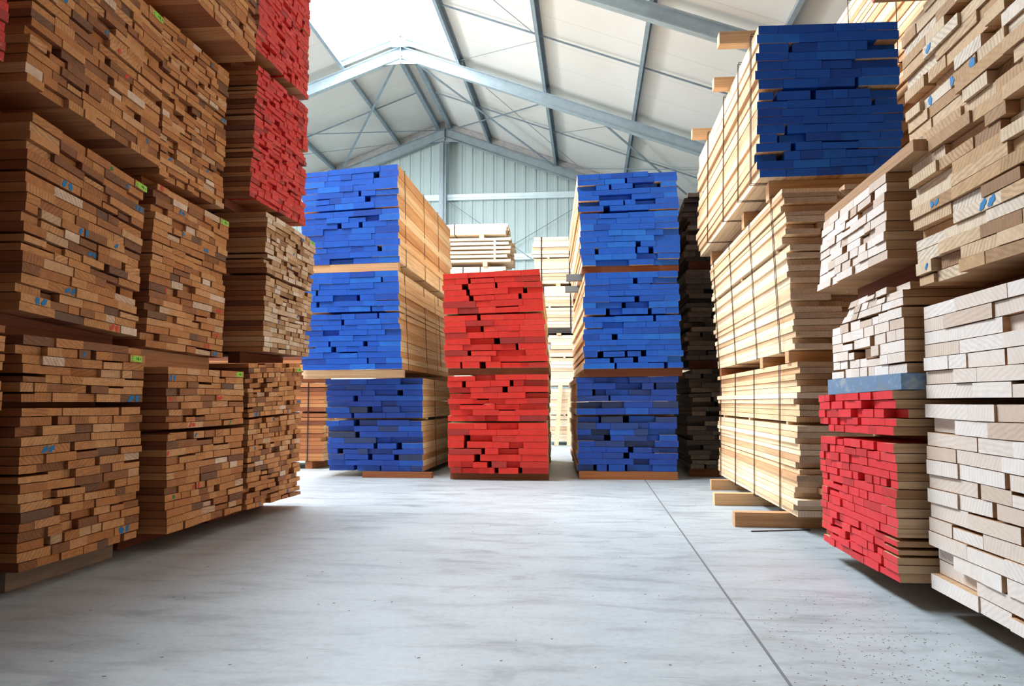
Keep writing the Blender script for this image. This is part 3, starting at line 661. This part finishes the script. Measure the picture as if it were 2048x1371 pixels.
bearer('BW1', 'BW2', .16, .10, 'front beam between the two lower bundles of the long pale stack', 0, 1, 'pine', tone_v=.1); bearer('BW1', 'BW2', .95, .10, 'second beam between the two lower bundles of the long pale stack', 0, 1, 'pine', tone_v=.0); bearer('BW1', 'BW2', 2.85, .10, 'rear beam between the two lower bundles of the long pale stack', 0, 1, 'brown', tone_v=.4)
bearer('BW2', 'BW3', .10, .10, 'front beam carrying the high blue-ended bundle', 0.1, 1, 'pine', tone_v=.1); bearer('BW2', 'BW3', 1.0, .10, 'middle beam carrying the high blue-ended bundle', .1, 1, 'pine', tone_v=.1); bearer('BW2', 'BW3', 2.7, .10, 'rear beam carrying the high blue-ended bundle', .1, 1, 'pine', tone_v=.1)
for s, p, lab in ((.32, .22, 'nearest'), (1.15, .13, 'middle'), (2.4, .15, 'farthest')):
    b_ = SPEC['BW3']; A, B = b_['last'][2], b_['last'][3]; mb = MB(); y = A.y + s
    mb.hexa([(-p, -.05, 0), (.95, -.05, -.016), (.95, .05, -.016), (-p, .05, 0), (-p, -.05, .09), (.95, -.05, .09), (.95, .05, .09), (-p, .05, .09)])
    o = mb.build('timber_bearer', M['pine_x'], None, .3); o.location = (A.x, y, A.z + .004)
    tag(o, lab + ' of the three beam ends sticking out left on top of the high blue-ended bundle', 'bearer', 'bearers under the timber bundles')
for i, nm in ((0, 'bottom bundle of the stack behind the high blue one'), (1, 'second bundle of the stack behind the high blue one'), (2, 'third bundle of the stack behind the high blue one'), (3, 'topmost bundle behind the high blue one')):
    bearer('BK%d' % (i - 1) if i else None, 'BK%d' % i, .3, .09, 'bearer under the ' + nm); bearer('BK%d' % (i - 1) if i else None, 'BK%d' % i, 2.9, .09, 'rear bearer under the ' + nm)
two(None, 'R1a', 3, 'low red-ended bundle on the right', s0=.3, tv=.1)
# blue-grey plank on the red bundle
bearer('R1a', 'R1b', -.03, .11, 'blue-grey squared beam lying on the low red-ended bundle', .0, 1.03, 'blue_grey')
bearer('R1a', 'R1b', 2.4, .1, 'rear beam behind the blue-grey one on the low red-ended bundle')
two('R1b', 'R1c', 3, 'pale pinkish bundle', s0=.18, tv=.1, u=(.1, .95))
b_ = SPEC['R1c']; A, B = b_['last'][2], b_['last'][3]; mb = MB()
mb.hexa([(0, -1.15, .012), (.09, -1.15, .012), (.09, .02, 0), (0, .02, 0), (0, -1.15, .06), (.09, -1.15, .06), (.09, .02, .045), (0, .02, .045)])
o = mb.build('timber_bearer', M['beech_y'], None, .4); o.location = (A.x + .01, A.y - .02, A.z + .004); tag(o, 'slim pale batten lying along the front edge on the pale pinkish bundle', 'bearer', 'bearers under the timber bundles')
two(None, 'R2a', 3, 'cream corner bundle', s0=.3, tv=.1); two('R2a', 'R2b', 3, 'tan bundle at the right edge', s0=.25, tv=.1); two('R2b', 'R2c', 3, 'red-ended bundle at the top right', s0=.25, tv=.1)
two(None, 'D1', 3, 'side-on bundle left of the left blue stack', s0=.15)
b_ = SPEC['D1']; mb = MB(); mb.box(-2.9, 0, 0, .12, 0, .09); o = mb.build('timber_bearer', M['brown_x'], None, .2); o.location = (-3.33, 9.72, 1.095); tag(o, 'dark beam lying on the side-on bundle left of the left blue stack', 'bearer', 'bearers under the timber bundles')
mb = MB(); mb.box(-.42, .03, 0, .5, 0, .035); o = mb.build('loose_plank', M['pine_x'], None, .6); o.location = (-3.33, 9.66, 1.188); tag(o, 'pale plank on the dark beam in the gap left of the left blue stack', 'plank')
for lo, hi, nm in ((None, 'F2d', 'bottom bundle of the far right stack'), ('F2d', 'F2c', 'third bundle of the far right stack'), ('F2c', 'F2w', 'grey planks of the far right stack'), ('F2b', 'F2a', 'top bundle of the far right stack'),
                   (None, 'F10', 'bottom bundle of the far left stack'), ('F10', 'F11', 'second bundle of the far left stack'), ('F11', 'F12', 'upper bundle of the far left stack'), ('F12', 'F1b', 'airy bundle of the far left stack'), ('F1b', 'F1a', 'small top bundle of the far left stack')):
    bearer(lo, hi, .45, .09, 'bearer near the open end under the ' + nm, mat='pine', tone_v=.4); bearer(lo, hi, 2.4, .09, 'inner bearer under the ' + nm, mat='pine', tone_v=.4)

for ci in range(3):
    for sd_, gl in (('YL', 'left'), ('YR', 'right')):
        for i in range(3):
            for s_ in (.3, 2.5):
                bearer('%s%d%d' % (sd_, ci, i - 1) if i else None, '%s%d%d' % (sd_, ci, i), s_, .09, 'bearer in the columns standing %s of the camera' % gl, .03, .97, group='bearers %s of the camera' % gl)

# ------------------------------------------------------------------ straps and wires
strap('C2', .42, .028); strap('C3', .40, .028); strap('B4', .55, .03); strap('C1', .4, .028); strap('Z1', .5, .028); strap('A2', .45, .028)
for k in ('BL2', 'BL3'):
    strap(k, .30, .006, 'wire', .01, 1, 'tie_wire'); strap(k, 1.35, .006, 'wire', .01, 1, 'tie_wire'); strap(k, 2.3, .006, 'wire', .01, 1, 'tie_wire')
strap('BL2', 2.0, .006, 'cord', .02, 1, 'cord'); strap('BL1', .7, .006, 'wire', .01, 1, 'tie_wire'); strap('BL1', 1.9, .006, 'wire', .01, 1, 'tie_wire')
for k, ss in (('BW1', (.42, 1.28, 2.1, 2.9)), ('BW2', (.30, 1.05, 1.95, 2.85)), ('BW3', (.14, .62, 1.3, 2.2))):
    for s in ss: strap(k, s, .0045, 'wire', .016, 2, 'tie_wire')
strap('BK3', .6, .006, 'wire', .016, 1, 'tie_wire'); strap('BK3', 1.7, .006, 'wire', .016, 1, 'tie_wire')
for k in ('F2a', 'F2b', 'F2c', 'F2d'):
    for s in ((.16, .72) if k == 'F2a' else (.50,) if k != 'F2b' else (.18, .72)): strap(k, s, .022, 'strap', .012)
strap('F1a', 1.05, .02); strap('F12', .5, .02); strap('F12', .85, .02); strap('D1', .2, .014); strap('D1', 1.4, .014)

# ------------------------------------------------------------------ tags and chalk marks on board ends
def find_board(key, u, v):
    """the board end nearest to the wanted spot on the end face"""
    b = SPEC[key]; bl, br = b['first'][0], b['first'][1]; tl, tr = b['last'][2], b['last'][3]
    p = bl.lerp(br, u).lerp(tl.lerp(tr, u), v); uv = (br - bl); uv.z = 0; uv.normalize(); best = None
    for fr, _i in b['faces']:
        a0, a1 = (fr[0] - p).dot(uv), (fr[1] - p).dot(uv); z0, z1 = (fr[0].z + fr[1].z) / 2 - p.z, (fr[2].z + fr[3].z) / 2 - p.z
        dx = max(a0, -a1, 0); dz = max(z0, -z1, 0)
        pr = (fr[0] - bl).dot(b['D'])
        sc = dx + dz * 2 + max(0, pr) * 3 + (0 if a1 - a0 > .08 else .03)
        if best is None or sc < best[0]: best = (sc, fr, p, uv, a0, a1)
    _, fr, p, uv, a0, a1 = best
    c = max(a0 + .012, min(a1 - .012, 0)); t_ = (c - a0) / (a1 - a0)
    lo, hi = fr[0].lerp(fr[1], t_), fr[3].lerp(fr[2], t_)
    return (lo + hi) / 2, uv, (hi.z - lo.z), c - a0, a1 - c, (fr[1] - fr[0]).normalized()
def label_tag(key, u, v, w=.085, h=.032):
    b = SPEC[key]; c, uv, hh, l, r, ud = find_board(key, u, v); D = b['D']; up = V((0, 0, 1)); h = min(h, hh * .85)
    q = c + ud * (max(-l + w * .8, 0) - max(0, w * .55 - r)) - b['origin']
    def plate(mb, cx, cz, ww, hh, d0, d1):
        c = q + ud * cx + up * cz
        P = [c - ud * ww / 2 - up * hh / 2, c + ud * ww / 2 - up * hh / 2]
        lo = [P[0] - D * d0, P[1] - D * d0, P[1] - D * d1, P[0] - D * d1]
        mb.hexa(lo + [x + up * hh for x in lo])
    mb = MB(); plate(mb, 0, 0, w, h, 0, .002); plate(mb, -w * .6, 0, w * .3, h * .6, 0, .002)
    t = mb.build('label_tag', M['tag'], b['root']); t['label'] = 'lime green tag with a small black mark'
    mb = MB(); s = w * .05
    plate(mb, w * .10, 0, s, h * .62, .002, .003); plate(mb, -.02 * w, -.04 * h, w * .22, s, .002, .003); plate(mb, -.08 * w, h * .13, s, h * .34, .002, .003)
    plate(mb, w * .33, 0, s, h * .3, .002, .003); plate(mb, -w * .6, 0, w * .12, s, .002, .003)
    mb.build('printed_mark', M['ink'], t)
def chalk(key, u, v, r, col, seed, n=2, squash=.7):
    rnd = random.Random(seed); b = SPEC[key]; D = b['D']
    for j in range(n):
        c, uv, hh, l, r_, ud = find_board(key, u + j * .055 * (r / .02), v)
        q = c - b['origin'] - D * .0005; vs = []; fs = []; K = 16; ph = rnd.uniform(0, 6); ph2 = rnd.uniform(0, 6)
        for d in (0, .0012):
            for i in range(K):
                a = 2 * math.pi * i / K; rr = r * (1 + .25 * math.sin(2 * a + ph) + .15 * math.sin(5 * a + ph2))
                x = max(-l + .002, min(r_ - .002, math.cos(a) * rr)); z = max(-hh * .46, min(hh * .46, math.sin(a) * rr * .9 + x * .25))
                vs.append(q + ud * x + V((0, 0, 1)) * z - D * d)
        for i in range(K): k2 = (i + 1) % K; fs.append((i, k2, K + k2, K + i))
        fs.append(tuple(range(K))[::-1]); fs.append(tuple(range(K, 2 * K)))
        mesh_obj('paint_spot', vs, fs, [M['chalk_' + col]], b['root'], tones=[.5] * len(fs))
for k, u, v in (('A1', .915, .968), ('A2', .95, .965), ('A3', .955, .97), ('B1', .93, .965), ('B2', .90, .962), ('C1', .955, .967), ('C2', .95, .965), ('Z1', .93, .965)):
    label_tag(k, u, v)
for i, a in enumerate([('A1', .88, .73, .022, 'blue', 2), ('A1', .82, .07, .022, 'blue', 2), ('A1', .17, .49, .018, 'blue', 2), ('A1', .45, .93, .012, 'blue', 1),
        ('A2', .28, .72, .018, 'blue', 2), ('A2', .42, .53, .016, 'blue', 2), ('A2', .12, .10, .018, 'blue', 2), ('A2', .35, .17, .016, 'blue', 2), ('A2', .74, .50, .014, 'blue', 1), ('A2', .52, .42, .014, 'blue', 2), ('A2', .84, .93, .013, 'blue', 1), ('A2', .93, .87, .015, 'blue', 2), ('A2', .66, .97, .015, 'green', 1), ('A2', .76, .04, .018, 'red', 2),
        ('A3', .14, .60, .022, 'blue', 2), ('A3', .50, .62, .012, 'blue', 1), ('A3', .60, .55, .014, 'red', 1), ('A3', .68, .42, .016, 'red', 1), ('A3', .9, .12, .014, 'blue', 1),
        ('B1', .03, .955, .016, 'blue', 2), ('B1', .04, .79, .014, 'red', 1), ('B1', .25, .66, .015, 'red', 2), ('B1', .60, .78, .016, 'red', 2), ('B1', .35, .56, .013, 'blue', 1), ('B1', .02, .49, .013, 'red', 1), ('B1', .35, .25, .017, 'red', 2), ('B1', .10, .22, .013, 'green', 1), ('B1', .78, .66, .013, 'green', 1),
        ('B2', .30, .88, .015, 'blue', 2), ('B2', .35, .74, .014, 'blue', 1), ('B2', .65, .70, .014, 'blue', 2), ('B2', .90, .33, .014, 'red', 2), ('B2', .88, .17, .014, 'red', 2), ('B2', .75, .06, .016, 'red', 2), ('B2', .86, .02, .016, 'blue', 2), ('B2', .22, .35, .013, 'red', 1), ('B2', .06, .97, .018, 'red', 1),
        ('B3', .92, .62, .016, 'blue', 2), ('B3', .15, .12, .014, 'blue', 1), ('B3', .72, .20, .012, 'blue', 1), ('B3', .70, .93, .012, 'blue', 1),
        ('C1', .12, .66, .015, 'blue', 2), ('C1', .45, .60, .013, 'blue', 2), ('C1', .75, .64, .013, 'blue', 1), ('C1', .92, .69, .013, 'blue', 2), ('C1', .75, .07, .015, 'blue', 1), ('C1', .2, .03, .013, 'blue', 1), ('C1', .1, .42, .012, 'blue', 1),
        ('C2', .68, .93, .014, 'blue', 2), ('C2', .55, .82, .012, 'blue', 1), ('C2', .50, .68, .012, 'blue', 1), ('C2', .45, .55, .012, 'red', 1), ('C2', .72, .30, .012, 'blue', 1), ('C2', .3, .25, .012, 'blue', 1),
        ('R2b', .24, .80, .018, 'blue', 1), ('R2b', .36, .66, .020, 'blue', 1), ('R2b', .52, .64, .020, 'blue', 1), ('R2b', .19, .63, .018, 'blue', 1), ('R2b', .12, .54, .015, 'blue', 1), ('R2b', .57, .90, .018, 'blue', 1), ('R2b', .55, .17, .020, 'blue', 2), ('R2b', .19, .26, .014, 'blue', 2), ('R2b', .1, .04, .012, 'blue', 1)]):
    chalk(a[0], a[1], a[2], a[3], a[4], 100 + i, a[5])

# ------------------------------------------------------------------ loose things
for (x0, x1, z1, w_, lab) in ((-.645, -.565, 1.2, .085, 'taller of the two pale planks leaning on the far right stack'), (-.405, -.385, .94, .075, 'shorter of the two pale planks leaning on the far right stack')):
    mb = MB(); mb.bar((x0, 15.22, .004), (x1, 15.44, z1), w_, .03, V((0, -1, .2)))
    tag(mb.build('leaning_plank', M['pine_y'], None, .5), lab, 'plank')
mb = MB(); mb.bar((1.05, 5.33, .004), (1.45, 5.43, .004), .012, .006); tag(mb.build('wood_splinter', M['wire']), 'thin dark splinter on the floor before the nearest jutting beam', 'splinter')
rnd = random.Random(9)
mb = MB()
for i in range(420):   # sawdust and chips in front of the right corner bundle
    x = rnd.gauss(1.0, .22); y = rnd.gauss(2.75, .45)
    if x > 1.36: continue
    a = rnd.uniform(0, 3.14); l = rnd.uniform(.002, .009)
    mb.bar((x, y, .001), (x + math.cos(a) * l, y + math.sin(a) * l, .001), .0018, .0012)
for i in range(160):
    x = rnd.uniform(-2.2, 1.3); y = rnd.uniform(2.3, 8.2); a = rnd.uniform(0, 3.14); l = rnd.uniform(.003, .012)
    if y > 5 and x > .9: continue
    mb.bar((x, y, .001), (x + math.cos(a) * l, y + math.sin(a) * l, .001), .002, .0015)
tag(mb.build('sawdust', M['dust']), 'fine wood chips and sawdust scattered on the concrete floor', 'sawdust', kind='stuff')
